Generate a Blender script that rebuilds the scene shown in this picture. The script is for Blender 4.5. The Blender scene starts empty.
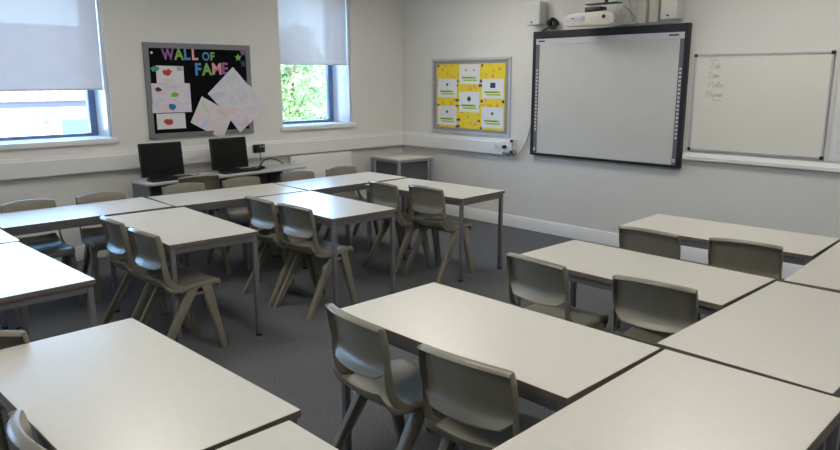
import bpy, bmesh, math, random
from mathutils import Vector, Matrix
random.seed(7)
SC = bpy.context.scene
COL = SC.collection
R = math.radians

# ------------------------------------------------------------------ materials
def lin(c):
    c = c / 255.0
    return c / 12.92 if c <= 0.04045 else ((c + 0.055) / 1.055) ** 2.4
def rgb(r, g, b): return (lin(r), lin(g), lin(b), 1.0)

def mat(name, col, rough=0.5, metal=0.0, spec=0.5, vary=0.04, scale=30.0, bump=0.0, bump_scale=200.0, coat=0.0):
    m = bpy.data.materials.new(name); m.use_nodes = True
    nt = m.node_tree; n = nt.nodes; l = nt.links
    b = n['Principled BSDF']
    b.inputs['Roughness'].default_value = rough
    b.inputs['Metallic'].default_value = metal
    b.inputs['Specular IOR Level'].default_value = spec
    b.inputs['Coat Weight'].default_value = coat
    tc = n.new('ShaderNodeTexCoord')
    nz = n.new('ShaderNodeTexNoise'); nz.inputs['Scale'].default_value = scale
    nz.inputs['Detail'].default_value = 4.0
    l.new(tc.outputs['Object'], nz.inputs['Vector'])
    cr = n.new('ShaderNodeValToRGB')
    c = rgb(*col)
    cr.color_ramp.elements[0].position = 0.3; cr.color_ramp.elements[1].position = 0.7
    cr.color_ramp.elements[0].color = tuple(max(0, x * (1 - vary)) for x in c[:3]) + (1,)
    cr.color_ramp.elements[1].color = tuple(min(1, x * (1 + vary)) for x in c[:3]) + (1,)
    l.new(nz.outputs['Fac'], cr.inputs['Fac']); l.new(cr.outputs['Color'], b.inputs['Base Color'])
    if bump:
        n2 = n.new('ShaderNodeTexNoise'); n2.inputs['Scale'].default_value = bump_scale
        l.new(tc.outputs['Object'], n2.inputs['Vector'])
        bp = n.new('ShaderNodeBump'); bp.inputs['Strength'].default_value = bump; bp.inputs['Distance'].default_value = 0.002
        l.new(n2.outputs['Fac'], bp.inputs['Height']); l.new(bp.outputs['Normal'], b.inputs['Normal'])
    return m

M = {}
M['wall'] = mat('wall_paint', (218, 217, 214), 0.75, vary=0.015, scale=3, bump=0.12, bump_scale=160, spec=0.3)
M['ceil'] = mat('ceiling_tile', (225, 224, 220), 0.9, vary=0.03, scale=40)
M['trunk'] = mat('trunking_plastic', (226, 226, 226), 0.38, vary=0.01)
M['gloss'] = mat('white_gloss_paint', (228, 229, 232), 0.3, vary=0.01)
M['top'] = mat('table_laminate', (206, 203, 195), 0.28, vary=0.02, scale=25, spec=0.45)
M['edge'] = mat('table_edge', (112, 102, 94), 0.5, vary=0.05)
M['frame'] = mat('grey_painted_steel', (108, 108, 112), 0.4, vary=0.04, spec=0.4)
M['chair'] = mat('chair_polypropylene', (126, 121, 108), 0.34, vary=0.05, scale=14, bump=0.15, bump_scale=500, spec=0.5)
M['stand'] = mat('stand_panel', (98, 97, 100), 0.6, vary=0.05)
M['standleg'] = mat('stand_steel', (140, 144, 154), 0.4, vary=0.04)
M['desk'] = mat('desk_laminate', (186, 186, 186), 0.4, vary=0.02)
M['deskpanel'] = mat('desk_panel', (112, 114, 120), 0.5, vary=0.04)
M['black'] = mat('black_plastic', (15, 17, 17), 0.5, vary=0.15)
M['screen'] = mat('dark_screen', (12, 15, 15), 0.45, vary=0.05, spec=0.25)
M['blackfr'] = mat('charcoal_frame', (26, 29, 36), 0.4, vary=0.06)
M['alu'] = mat('aluminium', (190, 192, 198), 0.4, metal=0.35, vary=0.05)
M['alud'] = mat('grey_metal_frame', (126, 128, 134), 0.42, metal=0.35, vary=0.05)
M['felt'] = mat('black_felt', (16, 17, 19), 0.95, vary=0.25, scale=200, bump=0.4, bump_scale=600, spec=0.1)
M['gfelt'] = mat('grey_felt', (150, 148, 146), 0.95, vary=0.06, scale=200, bump=0.3, bump_scale=600, spec=0.1)
M['wb'] = mat('whiteboard_enamel', (224, 223, 216), 0.25, vary=0.015, scale=4)
M['iwb'] = mat('interactive_board_surface', (204, 205, 204), 0.3, vary=0.02, scale=5)
M['strip'] = mat('silver_strip', (205, 206, 214), 0.4, vary=0.02)
M['gstrip'] = mat('grey_icon_strip', (104, 102, 110), 0.5, vary=0.04)
M['dark'] = mat('dark_print', (45, 48, 55), 0.6, vary=0.1)
M['ink'] = mat('dry_marker_ink', (136, 134, 128), 0.6, vary=0.1)
M['cream'] = mat('cream_casing', (216, 213, 202), 0.4, vary=0.02)
M['offwh'] = mat('white_casing', (206, 207, 208), 0.4, vary=0.02)
M['sash'] = mat('slate_window_sash', (98, 116, 148), 0.4, vary=0.05)
M['paper'] = mat('white_paper', (222, 222, 226), 0.8, vary=0.015, scale=60)
M['cardw'] = mat('white_card', (226, 228, 232), 0.7, vary=0.01)
M['cable'] = mat('grey_cable', (176, 174, 172), 0.5, vary=0.05)
M['socketbk'] = mat('black_socket', (30, 30, 30), 0.4, vary=0.1)
M['red'] = mat('red_marker', (196, 52, 36), 0.7, vary=0.15)
M['blue'] = mat('blue_marker', (38, 116, 182), 0.7, vary=0.15)
M['green'] = mat('green_marker', (112, 184, 62), 0.7, vary=0.12)
M['lemon'] = mat('lime_print', (166, 196, 40), 0.7, vary=0.1)
M['teal'] = mat('teal_sticker', (60, 150, 140), 0.7, vary=0.15)
M['pink'] = mat('pink_card', (232, 160, 172), 0.7, vary=0.05)
M['purple'] = mat('purple_card', (148, 96, 162), 0.7, vary=0.05)
M['navy'] = mat('navy_print', (52, 60, 112), 0.7, vary=0.1)
M['salmon'] = mat('salmon_print', (232, 150, 92), 0.7, vary=0.1)
M['orange'] = mat('orange_print', (206, 128, 52), 0.7, vary=0.1)
M['cyan'] = mat('blue_card', (78, 140, 198), 0.7, vary=0.05)
M['grass'] = mat('lime_card', (132, 178, 88), 0.7, vary=0.05)
M['bwall'] = mat('render_white', (225, 225, 225), 0.8, vary=0.02)
M['fascia'] = mat('blue_grey_fascia', (30, 36, 62), 0.5, vary=0.05)
M['bglass'] = mat('blue_glass', (36, 58, 90), 0.3, vary=0.25, scale=3)
M['asphalt'] = mat('asphalt', (120, 120, 120), 0.9, vary=0.1)
M['bark'] = mat('bark', (84, 70, 56), 0.9, vary=0.2)
M['cardark'] = mat('car_red', (150, 60, 70), 0.3, vary=0.05)
M['tyre'] = mat('tyre', (25, 25, 25), 0.8)

def leafmat():
    m = mat('leaf', (98, 122, 84), 0.6, vary=0.25, scale=1.2)
    nt = m.node_tree; b = nt.nodes['Principled BSDF']
    tr = nt.nodes.new('ShaderNodeBsdfTranslucent'); tr.inputs['Color'].default_value = rgb(130, 160, 96)
    mx = nt.nodes.new('ShaderNodeMixShader'); mx.inputs[0].default_value = 0.35
    nt.links.new(b.outputs[0], mx.inputs[1]); nt.links.new(tr.outputs[0], mx.inputs[2])
    nt.links.new(mx.outputs[0], nt.nodes['Material Output'].inputs['Surface'])
    return m
M['leaf'] = leafmat()

def carpet():
    m = mat('carpet', (97, 99, 102), 0.95, vary=0.45, scale=120, spec=0.15)
    nt = m.node_tree; b = nt.nodes['Principled BSDF']; n = nt.nodes; l = nt.links
    tc = n.new('ShaderNodeTexCoord')
    w = n.new('ShaderNodeTexNoise'); w.inputs['Scale'].default_value = 320; w.inputs['Detail'].default_value = 6
    mp = n.new('ShaderNodeMapping'); mp.inputs['Scale'].default_value = (1.0, 0.35, 1.0)
    l.new(tc.outputs['Object'], mp.inputs['Vector']); l.new(mp.outputs['Vector'], w.inputs['Vector'])
    bp = n.new('ShaderNodeBump'); bp.inputs['Strength'].default_value = 0.8; bp.inputs['Distance'].default_value = 0.006
    l.new(w.outputs['Fac'], bp.inputs['Height']); l.new(bp.outputs['Normal'], b.inputs['Normal'])
    return m
M['carpet'] = carpet()

def blindmat():
    m = bpy.data.materials.new('roller_blind_fabric'); m.use_nodes = True
    nt = m.node_tree; n = nt.nodes; l = nt.links; n.remove(n['Principled BSDF'])
    tc = n.new('ShaderNodeTexCoord')
    nz = n.new('ShaderNodeTexNoise'); nz.inputs['Scale'].default_value = 6; nz.inputs['Detail'].default_value = 3
    l.new(tc.outputs['Object'], nz.inputs['Vector'])
    cr = n.new('ShaderNodeValToRGB')
    cr.color_ramp.elements[0].color = rgb(196, 196, 202); cr.color_ramp.elements[1].color = rgb(208, 208, 212)
    l.new(nz.outputs['Fac'], cr.inputs['Fac'])
    d = n.new('ShaderNodeBsdfDiffuse'); l.new(cr.outputs['Color'], d.inputs['Color'])
    t = n.new('ShaderNodeBsdfTranslucent'); t.inputs['Color'].default_value = rgb(216, 206, 206)
    a = n.new('ShaderNodeMixShader'); a.inputs[0].default_value = BLIND_T
    l.new(d.outputs[0], a.inputs[1]); l.new(t.outputs[0], a.inputs[2])
    tp = n.new('ShaderNodeBsdfTransparent'); tp.inputs['Color'].default_value = (1, 1, 1, 1)
    e = n.new('ShaderNodeMixShader'); e.inputs[0].default_value = 0.012
    l.new(a.outputs[0], e.inputs[1]); l.new(tp.outputs[0], e.inputs[2])
    l.new(e.outputs[0], n['Material Output'].inputs['Surface'])
    return m
BLIND_T = 0.15
M['blind'] = blindmat()

def glassmat():
    m = bpy.data.materials.new('window_glass'); m.use_nodes = True
    nt = m.node_tree; n = nt.nodes; l = nt.links; n.remove(n['Principled BSDF'])
    t = n.new('ShaderNodeBsdfTransparent'); t.inputs['Color'].default_value = (0.93, 0.96, 0.97, 1)
    g = n.new('ShaderNodeBsdfGlossy'); g.inputs['Roughness'].default_value = 0.02
    fr = n.new('ShaderNodeFresnel'); fr.inputs['IOR'].default_value = 1.45
    nz = n.new('ShaderNodeTexNoise'); nz.inputs['Scale'].default_value = 2
    x = n.new('ShaderNodeMixShader'); l.new(fr.outputs[0], x.inputs[0])
    l.new(t.outputs[0], x.inputs[1]); l.new(g.outputs[0], x.inputs[2])
    l.new(x.outputs[0], n['Material Output'].inputs['Surface'])
    return m
M['glass'] = glassmat()

def rooftiles():
    m = mat('roof_tile', (176, 150, 140), 0.85, vary=0.1, scale=5)
    nt = m.node_tree; n = nt.nodes; l = nt.links; b = n['Principled BSDF']
    tc = n.new('ShaderNodeTexCoord'); br = n.new('ShaderNodeTexBrick')
    br.inputs['Scale'].default_value = 2.2
    br.inputs['Color1'].default_value = rgb(110, 92, 86); br.inputs['Color2'].default_value = rgb(92, 72, 66)
    br.inputs['Mortar'].default_value = rgb(60, 50, 48); br.inputs['Mortar Size'].default_value = 0.06
    l.new(tc.outputs['Object'], br.inputs['Vector']); l.new(br.outputs['Color'], b.inputs['Base Color'])
    return m
M['roof'] = rooftiles()

def yellowpaper():
    m = mat('yellow_patterned_paper', (232, 210, 40), 0.7, vary=0.1)
    nt = m.node_tree; n = nt.nodes; l = nt.links; b = n['Principled BSDF']
    tc = n.new('ShaderNodeTexCoord')
    v = n.new('ShaderNodeTexVoronoi'); v.inputs['Scale'].default_value = 16
    l.new(tc.outputs['Object'], v.inputs['Vector'])
    lt = n.new('ShaderNodeMath'); lt.operation = 'LESS_THAN'; lt.inputs[1].default_value = 0.3
    l.new(v.outputs['Distance'], lt.inputs[0])
    hs = n.new('ShaderNodeHueSaturation'); hs.inputs['Saturation'].default_value = 0.8
    cr = n.new('ShaderNodeValToRGB'); cr.color_ramp.interpolation = 'CONSTANT'
    e = cr.color_ramp.elements; e[0].color = rgb(232, 160, 110); e[1].position = 0.3; e[1].color = rgb(226, 198, 20)
    k = e.new(0.62); k.color = rgb(238, 170, 90)
    k = e.new(0.8); k.color = rgb(214, 186, 30)
    sp = n.new('ShaderNodeSeparateColor'); l.new(v.outputs['Color'], sp.inputs[0]); l.new(sp.outputs[0], cr.inputs['Fac'])
    mx = n.new('ShaderNodeMix'); mx.data_type = 'RGBA'
    l.new(lt.outputs[0], mx.inputs[0]); mx.inputs[6].default_value = rgb(234, 212, 40); l.new(cr.outputs['Color'], mx.inputs[7])
    l.new(mx.outputs[2], b.inputs['Base Color'])
    return m
M['yellow'] = yellowpaper()

def drawnpaper(name, cols, scale):
    """white paper with faint soft coloured pencil work"""
    m = mat(name, (222, 221, 226), 0.8)
    nt = m.node_tree; n = nt.nodes; l = nt.links; b = n['Principled BSDF']
    tc = n.new('ShaderNodeTexCoord')
    nz = n.new('ShaderNodeTexNoise'); nz.inputs['Scale'].default_value = scale; nz.inputs['Detail'].default_value = 2.0
    l.new(tc.outputs['Object'], nz.inputs['Vector'])
    cr = n.new('ShaderNodeValToRGB'); e = cr.color_ramp.elements
    e[0].position = 0.34; e[0].color = rgb(*cols[0]); e[1].position = 0.68; e[1].color = rgb(*cols[2])
    k = e.new(0.45); k.color = rgb(222, 221, 226)
    k = e.new(0.55); k.color = rgb(*cols[1])
    k = e.new(0.6); k.color = rgb(224, 222, 228)
    l.new(nz.outputs['Fac'], cr.inputs['Fac']); 
    wv = n.new('ShaderNodeTexWave'); wv.inputs['Scale'].default_value = 26; wv.inputs['Distortion'].default_value = 6; wv.bands_direction = 'Z'
    l.new(tc.outputs['Object'], wv.inputs['Vector'])
    c2 = n.new('ShaderNodeValToRGB'); c2.color_ramp.elements[0].color = (0.86, 0.86, 0.9, 1); c2.color_ramp.elements[1].color = (1, 1, 1, 1)
    c2.color_ramp.elements[1].position = 0.4
    l.new(wv.outputs['Fac'], c2.inputs['Fac'])
    mx = n.new('ShaderNodeMix'); mx.data_type = 'RGBA'; mx.blend_type = 'MULTIPLY'; mx.inputs[0].default_value = 0.8
    l.new(cr.outputs['Color'], mx.inputs[6]); l.new(c2.outputs['Color'], mx.inputs[7])
    l.new(mx.outputs[2], b.inputs['Base Color'])
    return m
M['drawA'] = drawnpaper('pencil_paper_blue', [(190, 196, 226), (208, 214, 226), (196, 206, 230)], 6)
M['drawB'] = drawnpaper('pencil_paper_pink', [(232, 200, 206), (214, 208, 226), (226, 206, 214)], 5)
M['drawC'] = drawnpaper('pencil_paper_mixed', [(206, 214, 190), (226, 210, 216), (200, 208, 232)], 7)

def lampmat():
    m = bpy.data.materials.new('lamp_diffuser'); m.use_nodes = True
    b = m.node_tree.nodes['Principled BSDF']
    b.inputs['Base Color'].default_value = (0.9, 0.9, 0.88, 1)
    b.inputs['Emission Color'].default_value = (1.0, 0.95, 0.86, 1)
    b.inputs['Emission Strength'].default_value = LAMP
    return m
LAMP = 2.0
M['lamp'] = lampmat()

# ------------------------------------------------------------------ mesh helpers
class MB:
    def __init__(s): s.bm = bmesh.new()
    def verts(s, pts): return [s.bm.verts.new(p) for p in pts]
    def face(s, vs):
        try: return s.bm.faces.new(vs)
        except ValueError: return None
    def box(s, x0, y0, z0, x1, y1, z1, bev=0.0, mtx=None):
        b = bmesh.new()
        bmesh.ops.create_cube(b, size=1)
        for v in b.verts:
            v.co = Vector(((x0 + x1) / 2 + v.co.x * (x1 - x0), (y0 + y1) / 2 + v.co.y * (y1 - y0), (z0 + z1) / 2 + v.co.z * (z1 - z0)))
        if bev > 0:
            bmesh.ops.bevel(b, geom=list(b.edges), offset=bev, segments=2, profile=0.5, affect='EDGES')
        s.merge(b, mtx); return s
    def merge(s, b, mtx=None):
        mp = {}
        for v in b.verts: mp[v] = s.bm.verts.new(mtx @ v.co if mtx else v.co)
        for f in b.faces: s.face([mp[v] for v in f.verts])
        b.free()
    def prism(s, poly, z0, z1, axis='z', bev=0.0, mtx=None):
        """poly 2D points; axis 'z': (x,y) up z; 'y': (x,z) along y; 'x': (y,z) along x"""
        b = bmesh.new()
        def P(u, v, w):
            return {'z': (u, v, w), 'y': (u, w, v), 'x': (w, u, v)}[axis]
        lo = [b.verts.new(P(u, v, z0)) for u, v in poly]; hi = [b.verts.new(P(u, v, z1)) for u, v in poly]
        n = len(poly)
        b.faces.new(lo); b.faces.new(hi)
        for i in range(n): b.faces.new((lo[i], lo[(i + 1) % n], hi[(i + 1) % n], hi[i]))
        bmesh.ops.recalc_face_normals(b, faces=list(b.faces))
        if bev > 0:
            ed = [e for e in b.edges if abs(e.verts[0].co[{'z': 2, 'y': 1, 'x': 0}[axis]] - e.verts[1].co[{'z': 2, 'y': 1, 'x': 0}[axis]]) < 1e-6]
            bmesh.ops.bevel(b, geom=ed, offset=bev, segments=2, profile=0.5, affect='EDGES')
        s.merge(b, mtx); return s
    def ring(s, outer, inner, z0, z1, axis='z', mtx=None):
        def P(u, v, w):
            q = Vector({'z': (u, v, w), 'y': (u, w, v), 'x': (w, u, v)}[axis]); return mtx @ q if mtx else q
        n = len(outer)
        A = [[s.bm.verts.new(P(u, v, w)) for u, v in pl] for pl in (outer, inner) for w in (z0, z1)]
        ol, oh, il, ih = A
        for i in range(n):
            j = (i + 1) % n
            s.face((ol[i], ol[j], oh[j], oh[i])); s.face((il[j], il[i], ih[i], ih[j]))
            s.face((oh[i], oh[j], ih[j], ih[i])); s.face((ol[j], ol[i], il[i], il[j]))
        return s
    def tube(s, pts, r, seg=8, closed=False):
        pts = [Vector(p) for p in pts]; n = len(pts); rings = []
        up = Vector((0, 0, 1)); prev = None
        for i, p in enumerate(pts):
            if closed: t = (pts[(i + 1) % n] - pts[i - 1]).normalized()
            else: t = (pts[min(i + 1, n - 1)] - pts[max(i - 1, 0)]).normalized()
            if prev is None:
                a = t.cross(up)
                if a.length < 1e-3: a = t.cross(Vector((1, 0, 0)))
                a.normalize()
            else:
                a = (prev - t * prev.dot(t)).normalized()
            prev = a; b = t.cross(a)
            rr = r[i] if isinstance(r, (list, tuple)) else r
            rings.append([s.bm.verts.new(p + (a * math.cos(2 * math.pi * k / seg) + b * math.sin(2 * math.pi * k / seg)) * rr) for k in range(seg)])
        m = n if closed else n - 1
        for i in range(m):
            A, B = rings[i], rings[(i + 1) % n]
            for k in range(seg): s.face((A[k], A[(k + 1) % seg], B[(k + 1) % seg], B[k]))
        if not closed:
            s.face(list(reversed(rings[0]))); s.face(rings[-1])
        return s
    def grid(s, rows):
        V = [[s.bm.verts.new(p) for p in r] for r in rows]
        for i in range(len(V) - 1):
            for j in range(len(V[0]) - 1):
                s.face((V[i][j], V[i][j + 1], V[i + 1][j + 1], V[i + 1][j]))
        return s
    def mesh(s, name, material, smooth=35, mods=None):
        bmesh.ops.recalc_face_normals(s.bm, faces=list(s.bm.faces))
        me = bpy.data.meshes.new(name); s.bm.to_mesh(me); s.bm.free()
        if mods:
            o = bpy.data.objects.new('tmp', me); COL.objects.link(o)
            for kind, kw in mods:
                md = o.modifiers.new(kind, kind)
                for k, v in kw.items(): setattr(md, k, v)
            dg = bpy.context.evaluated_depsgraph_get(); dg.update()
            me2 = bpy.data.meshes.new_from_object(o.evaluated_get(dg))
            bpy.data.objects.remove(o); me = me2; me.name = name
        for p in me.polygons: p.use_smooth = True
        me.set_sharp_from_angle(angle=R(smooth))
        me.materials.clear(); me.materials.append(material)
        return me
    def build(s, name, material, parent=None, smooth=35, mods=None):
        o = bpy.data.objects.new(name, s.mesh(name, material, smooth, mods)); COL.objects.link(o)
        if parent: o.parent = parent
        return o

def join_marks(o, others):
    """printed pattern becomes part of the sheet's own mesh, with its own material slots"""
    bm = bmesh.new(); bm.from_mesh(o.data)
    me = o.data
    for q in others:
        n0 = len(bm.faces); bm.from_mesh(q.data); bm.faces.ensure_lookup_table()
        me.materials.append(q.data.materials[0])
        for f in bm.faces[n0:]: f.material_index = len(me.materials) - 1
        bpy.data.objects.remove(q)
    bm.to_mesh(me); bm.free()

def tag(o, label, cat, group=None, kind=None):
    o['label'] = label; o['category'] = cat
    if group: o['group'] = group
    if kind: o['kind'] = kind
    return o
def empty(name, loc, rz, label, cat, group=None):
    o = bpy.data.objects.new(name, None); COL.objects.link(o); o.empty_display_size = 0.1
    o.location = loc; o.rotation_euler = (0, 0, rz)
    return tag(o, label, cat, group)
def struct(o):
    o['kind'] = 'structure'; return o
def copy_tree(o, parent=None):
    c = o.copy(); COL.objects.link(c)
    if parent: c.parent = parent
    for ch in list(o.children): copy_tree(ch, c)
    return c
def rrect(x0, y0, x1, y1, r, seg=4):
    pts = []
    for cx, cy, a0 in ((x1 - r, y1 - r, 0), (x0 + r, y1 - r, 90), (x0 + r, y0 + r, 180), (x1 - r, y0 + r, 270)):
        for k in range(seg + 1):
            a = R(a0 + 90 * k / seg); pts.append((cx + r * math.cos(a), cy + r * math.sin(a)))
    return pts
def rect(x0, y0, x1, y1): return [(x0, y0), (x1, y0), (x1, y1), (x0, y1)]

# ------------------------------------------------------------------ room shell
XW, YB, ZC = -8.8, -9.2, 2.95       # far wall x, back wall y, ceiling height
WIN = [('window_1', -5.95, -3.75, 1.14, 2.62, -3.86), ('window_2', -1.86, -0.835, 1.155, 2.72, -0.98), ('window_3', -8.4, -6.75, 1.14, 2.62, -6.86)]
TH = 0.50
struct(MB().box(XW - .2, YB - .2, -0.25, 0.2, TH, 0).build('floor', M['carpet']))
struct(MB().box(XW - .2, YB - .2, ZC, 0.2, TH, ZC + .2).build('ceiling', M['ceil']))
struct(MB().box(0, YB, 0, 0.2, TH, ZC).build('wall_right', M['wall']))
struct(MB().box(XW - .2, YB, 0, XW, TH, ZC).build('wall_left', M['wall']))
struct(MB().box(XW - .2, YB - .2, 0, 0.2, YB, ZC).build('wall_front', M['wall']))
w = MB(); xs = XW
for nm, a, b, z0, z1, fx in sorted(WIN, key=lambda t: t[1]):
    w.box(xs, 0, 0, a, TH, ZC); w.box(a, 0, 0, b, TH, z0); w.box(a, 0, z1, b, TH, ZC); xs = b
w.box(xs, 0, 0, 0, TH, ZC)
struct(w.build('wall_back', M['wall']))

for nm, a, b, z0, z1, fx in WIN:
    o = bpy.data.objects.new(nm, None); COL.objects.link(o); o.location = ((a + b) / 2, 0, z0); struct(o)
    inv_ = Matrix.Translation(-o.location)
    # slate sash set deep in the white reveal
    MB().ring(rect(a, z0, b, z1), rect(a + .075, z0 + .03, b - .075, z1 - .06), 0.385, 0.455, 'y', inv_).build('sash', M['sash'], o)
    MB().box(a + .05, .42, z0 + .025, b - .05, .426, z1 - .055, mtx=inv_).build('pane', M['glass'], o)
    if nm == 'window_2':
        MB().box(b - .30, .360, z0 + .006, b - .03, .3845, z0 + .02, .004, inv_).build('handle', M['sash'], o)
    # window board
    MB().box(a - .03, -0.028, z0 - .05, b + .03, 0.384, z0 - .0005, .006, inv_).build('window_board', M['gloss'], o)
    for xx in (a, b):
        sgn = 1 if xx == a else -1
        MB().box(min(xx, xx + sgn * .012), 0.002, z0, max(xx, xx + sgn * .012), .384, z1, .002, inv_).build('reveal_lining', M['gloss'], o)

# trunking, skirting
def trunking_profile(z0, z1, d):
    return [(0, z0), (-d, z0), (-d, z1 - .035), (-d + .012, z1 - .03), (-d + .016, z1), (0, z1)]
t = MB().prism(trunking_profile(.835, 1.008, .055), XW, 0, 'x')   # (y,z) along x : window wall
o = struct(t.build('trim_1', M['trunk']))
t = MB().prism(trunking_profile(.835, 1.008, .055), -1.755, -.055, 'y')
o = struct(t.build('trim_2', M['trunk']))
t = MB().prism([(0, .953), (-.04, .953), (-.045, .958), (-.045, .985), (-.012, 1.02), (0, 1.02)], YB, -3.905, 'y')
o = struct(t.build('trim_3', M['trunk']))
sk = [(0, 0), (-.018, 0), (-.018, .12), (-.008, .138), (0, .138)]
struct(MB().prism(sk, YB, -.018, 'y').build('baseboard_right', M['gloss']))
struct(MB().prism(sk, XW, 0, 'x').build('baseboard_back', M['gloss']))

# ceiling light fittings
k = 0
for lx, ly, tx in ((-1.35, -1.9, 'nearest the corner of the room'), (-1.35, -4.9, 'nearest the interactive board'), (-4.4, -4.9, 'above the aisle between the table rows'), (-4.4, -1.9, 'above the tables by the windows'), (-4.4, -7.6, 'over the rear of the room'), (-7.2, -4.9, 'by the left wall')):
    e = empty('ceiling_light', (lx, ly, ZC), 0, 'flat recessed ceiling light panel ' + tx, 'ceiling light', 'ceiling light panels')
    MB().ring(rect(-.3, -.6, .3, .6), rect(-.27, -.57, .27, .57), -.03, 0).build('frame', M['gloss'], e)
    MB().box(-.27, -.57, -.022, .27, .57, -.012).build('diffuser', M['lamp'], e)

# ------------------------------------------------------------------ roller blinds
def blind(a, b, z0, z1, y, label):
    e = empty('roller_blind', ((a + b) / 2, y, z1), 0, label, 'blind')
    w_ = (b - a) / 2
    nx = 24
    MB().grid([[(-w_ + 2 * w_ * i / nx, .0025 * math.sin(i * 1.9) * (1 - j / 6), (z0 + .012 - z1) * (1 - j / 6)) for i in range(nx + 1)] for j in range(7)]).build('fabric', M['blind'], e, smooth=80)
    MB().tube([(-w_, 0, z0 - z1 + .008), (w_, 0, z0 - z1 + .008)], .008).build('hem_bar', M['offwh'], e)
    for s_ in (-1, 1): MB().box(min(s_ * (w_ + .006), s_ * (w_ + .018)), -.035, z0 - .44 - z1 if z0 < 1.7 else z0 - .68 - z1, max(s_ * (w_ + .006), s_ * (w_ + .018)), .02, 0, .002).build('side_channel', M['strip'], e)
    MB().tube([(-w_ - .01, .0, -.02), (w_ + .01, 0, -.02)], .024, 12).build('roller_tube', M['offwh'], e)
blind(-5.92, -3.792, 1.592, 2.60, .05, 'pale grey roller blind over the wide bright window at the left edge')
blind(-1.835, -.872, 1.85, 2.70, .05, 'pale grey roller blind half lowered over the narrow window with trees behind')

# ------------------------------------------------------------------ tables
W_, L_, H_ = .5985, 1.203, .72
def table_meshes():
    hx, hy = W_ / 2, L_ / 2
    out = rrect(-hx, -hy, hx, hy, .005); inn = rrect(-hx + .002, -hy + .002, hx - .002, hy - .002, .0035)
    top = MB().prism(inn, .697, H_).mesh('tabletop', M['top'])
    edge = MB().ring(out, inn, .6965, .7192).mesh('edge_band', M['edge'])
    f = MB(); i = .010; t = .03
    for sx in (-1, 1):
        f.box(min(sx * (hx - i), sx * (hx - i - .025)), -hy + i + t, .655, max(sx * (hx - i), sx * (hx - i - .025)), hy - i - t, .6965, .002)
        f.box(-hx + i + t, min(sx * (hy - i), sx * (hy - i - .025)), .655, hx - i - t, max(sx * (hy - i), sx * (hy - i - .025)), .6965, .002)
    frame = f.mesh('frame', M['frame'])
    leg = MB().box(-t / 2, -t / 2, .012, t / 2, t / 2, .6965, .003).mesh('leg', M['frame'])
    foot = MB().box(-t / 2 - .001, -t / 2 - .001, 0, t / 2 + .001, t / 2 + .001, .016, .003).mesh('foot_cap', M['black'])
    return top, edge, frame, leg, foot, hx - i - t / 2, hy - i - t / 2
TM = table_meshes()
def link(name, me, parent, loc=(0, 0, 0)):
    o = bpy.data.objects.new(name, me); COL.objects.link(o); o.parent = parent; o.location = loc; return o
def make_table():
    e = empty('classroom_table', (0, 0, 0), 0, '', 'table', 'white-topped classroom tables')
    tp = link('tabletop', TM[0], e); link('edge_band', TM[1], tp)
    link('frame', TM[2], e)
    for sx in (-1, 1):
        for sy in (-1, 1):
            lg = link('leg', TM[3], e, (sx * TM[5], sy * TM[6], 0)); link('foot_cap', TM[4], lg)
    return e
TAB = [  # cx, cy, rotation, long axis, label
 (-4.557, -1.392, 0.0, 'X', 'white table in the row along the windows, glaring, leftmost behind the two bluish chairs'),
 (-3.352, -1.445, -2.37, 'X', 'white table in the window row directly in front of the two computer monitors'),
 (-2.146, -1.476, .47, 'X', 'white table in the window row in front of the radiator, furthest right of that row'),
 (-4.240, -2.360, -2.11, 'Y', 'white table jutting toward the aisle, second table end from left, below the left monitor'),
 (-3.065, -2.388, -1.31, 'Y', 'white table with pale green window reflection jutting toward the aisle'),
 (-1.838, -2.427, 3.3, 'Y', 'white table nearest the corner stand, jutting along the interactive board wall'),
 (-5.459, -2.800, 2.31, 'Y', 'glaring white table end at the left edge above the large foreground table'),
 (-5.757, -1.872, 0.0, 'X', 'white table barely in view at the left edge behind the glaring white table end'),
 (-5.512, -4.678, 1.9, 'Y', 'large white foreground table at the lower left corner'),
 (-5.545, -5.886, .9, 'Y', 'white table at the bottom edge butted against the lower left foreground table'),
 (-4.258, -5.177, .2, 'Y', 'white table in the centre foreground with two grey chairs along its left side'),
 (-2.998, -5.122, -.73, 'Y', 'middle of the three white tables jutting left on the right side'),
 (-1.811, -5.082, 2.74, 'Y', 'furthest white table on the right, close below the plain whiteboard'),
 (-4.539, -6.096, 1.34, 'X', 'large white table at the bottom right corner'),
 (-3.331, -6.032, -.12, 'X', 'white table at the right edge, middle of the right-hand row'),
 (-2.092, -6.012, 3.6, 'X', 'white table at the right edge furthest back in the right-hand row'),
]
proto_t = make_table()
for i, (cx, cy, rot, ax, lab) in enumerate(TAB):
    t = proto_t if i == 0 else copy_tree(proto_t)
    t.location = (cx, cy, 0); t.rotation_euler = (0, 0, R(rot + (90 if ax == 'X' else 0))); t['label'] = lab
    if i == 0: t.scale = (1, .985, 1)

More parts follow.
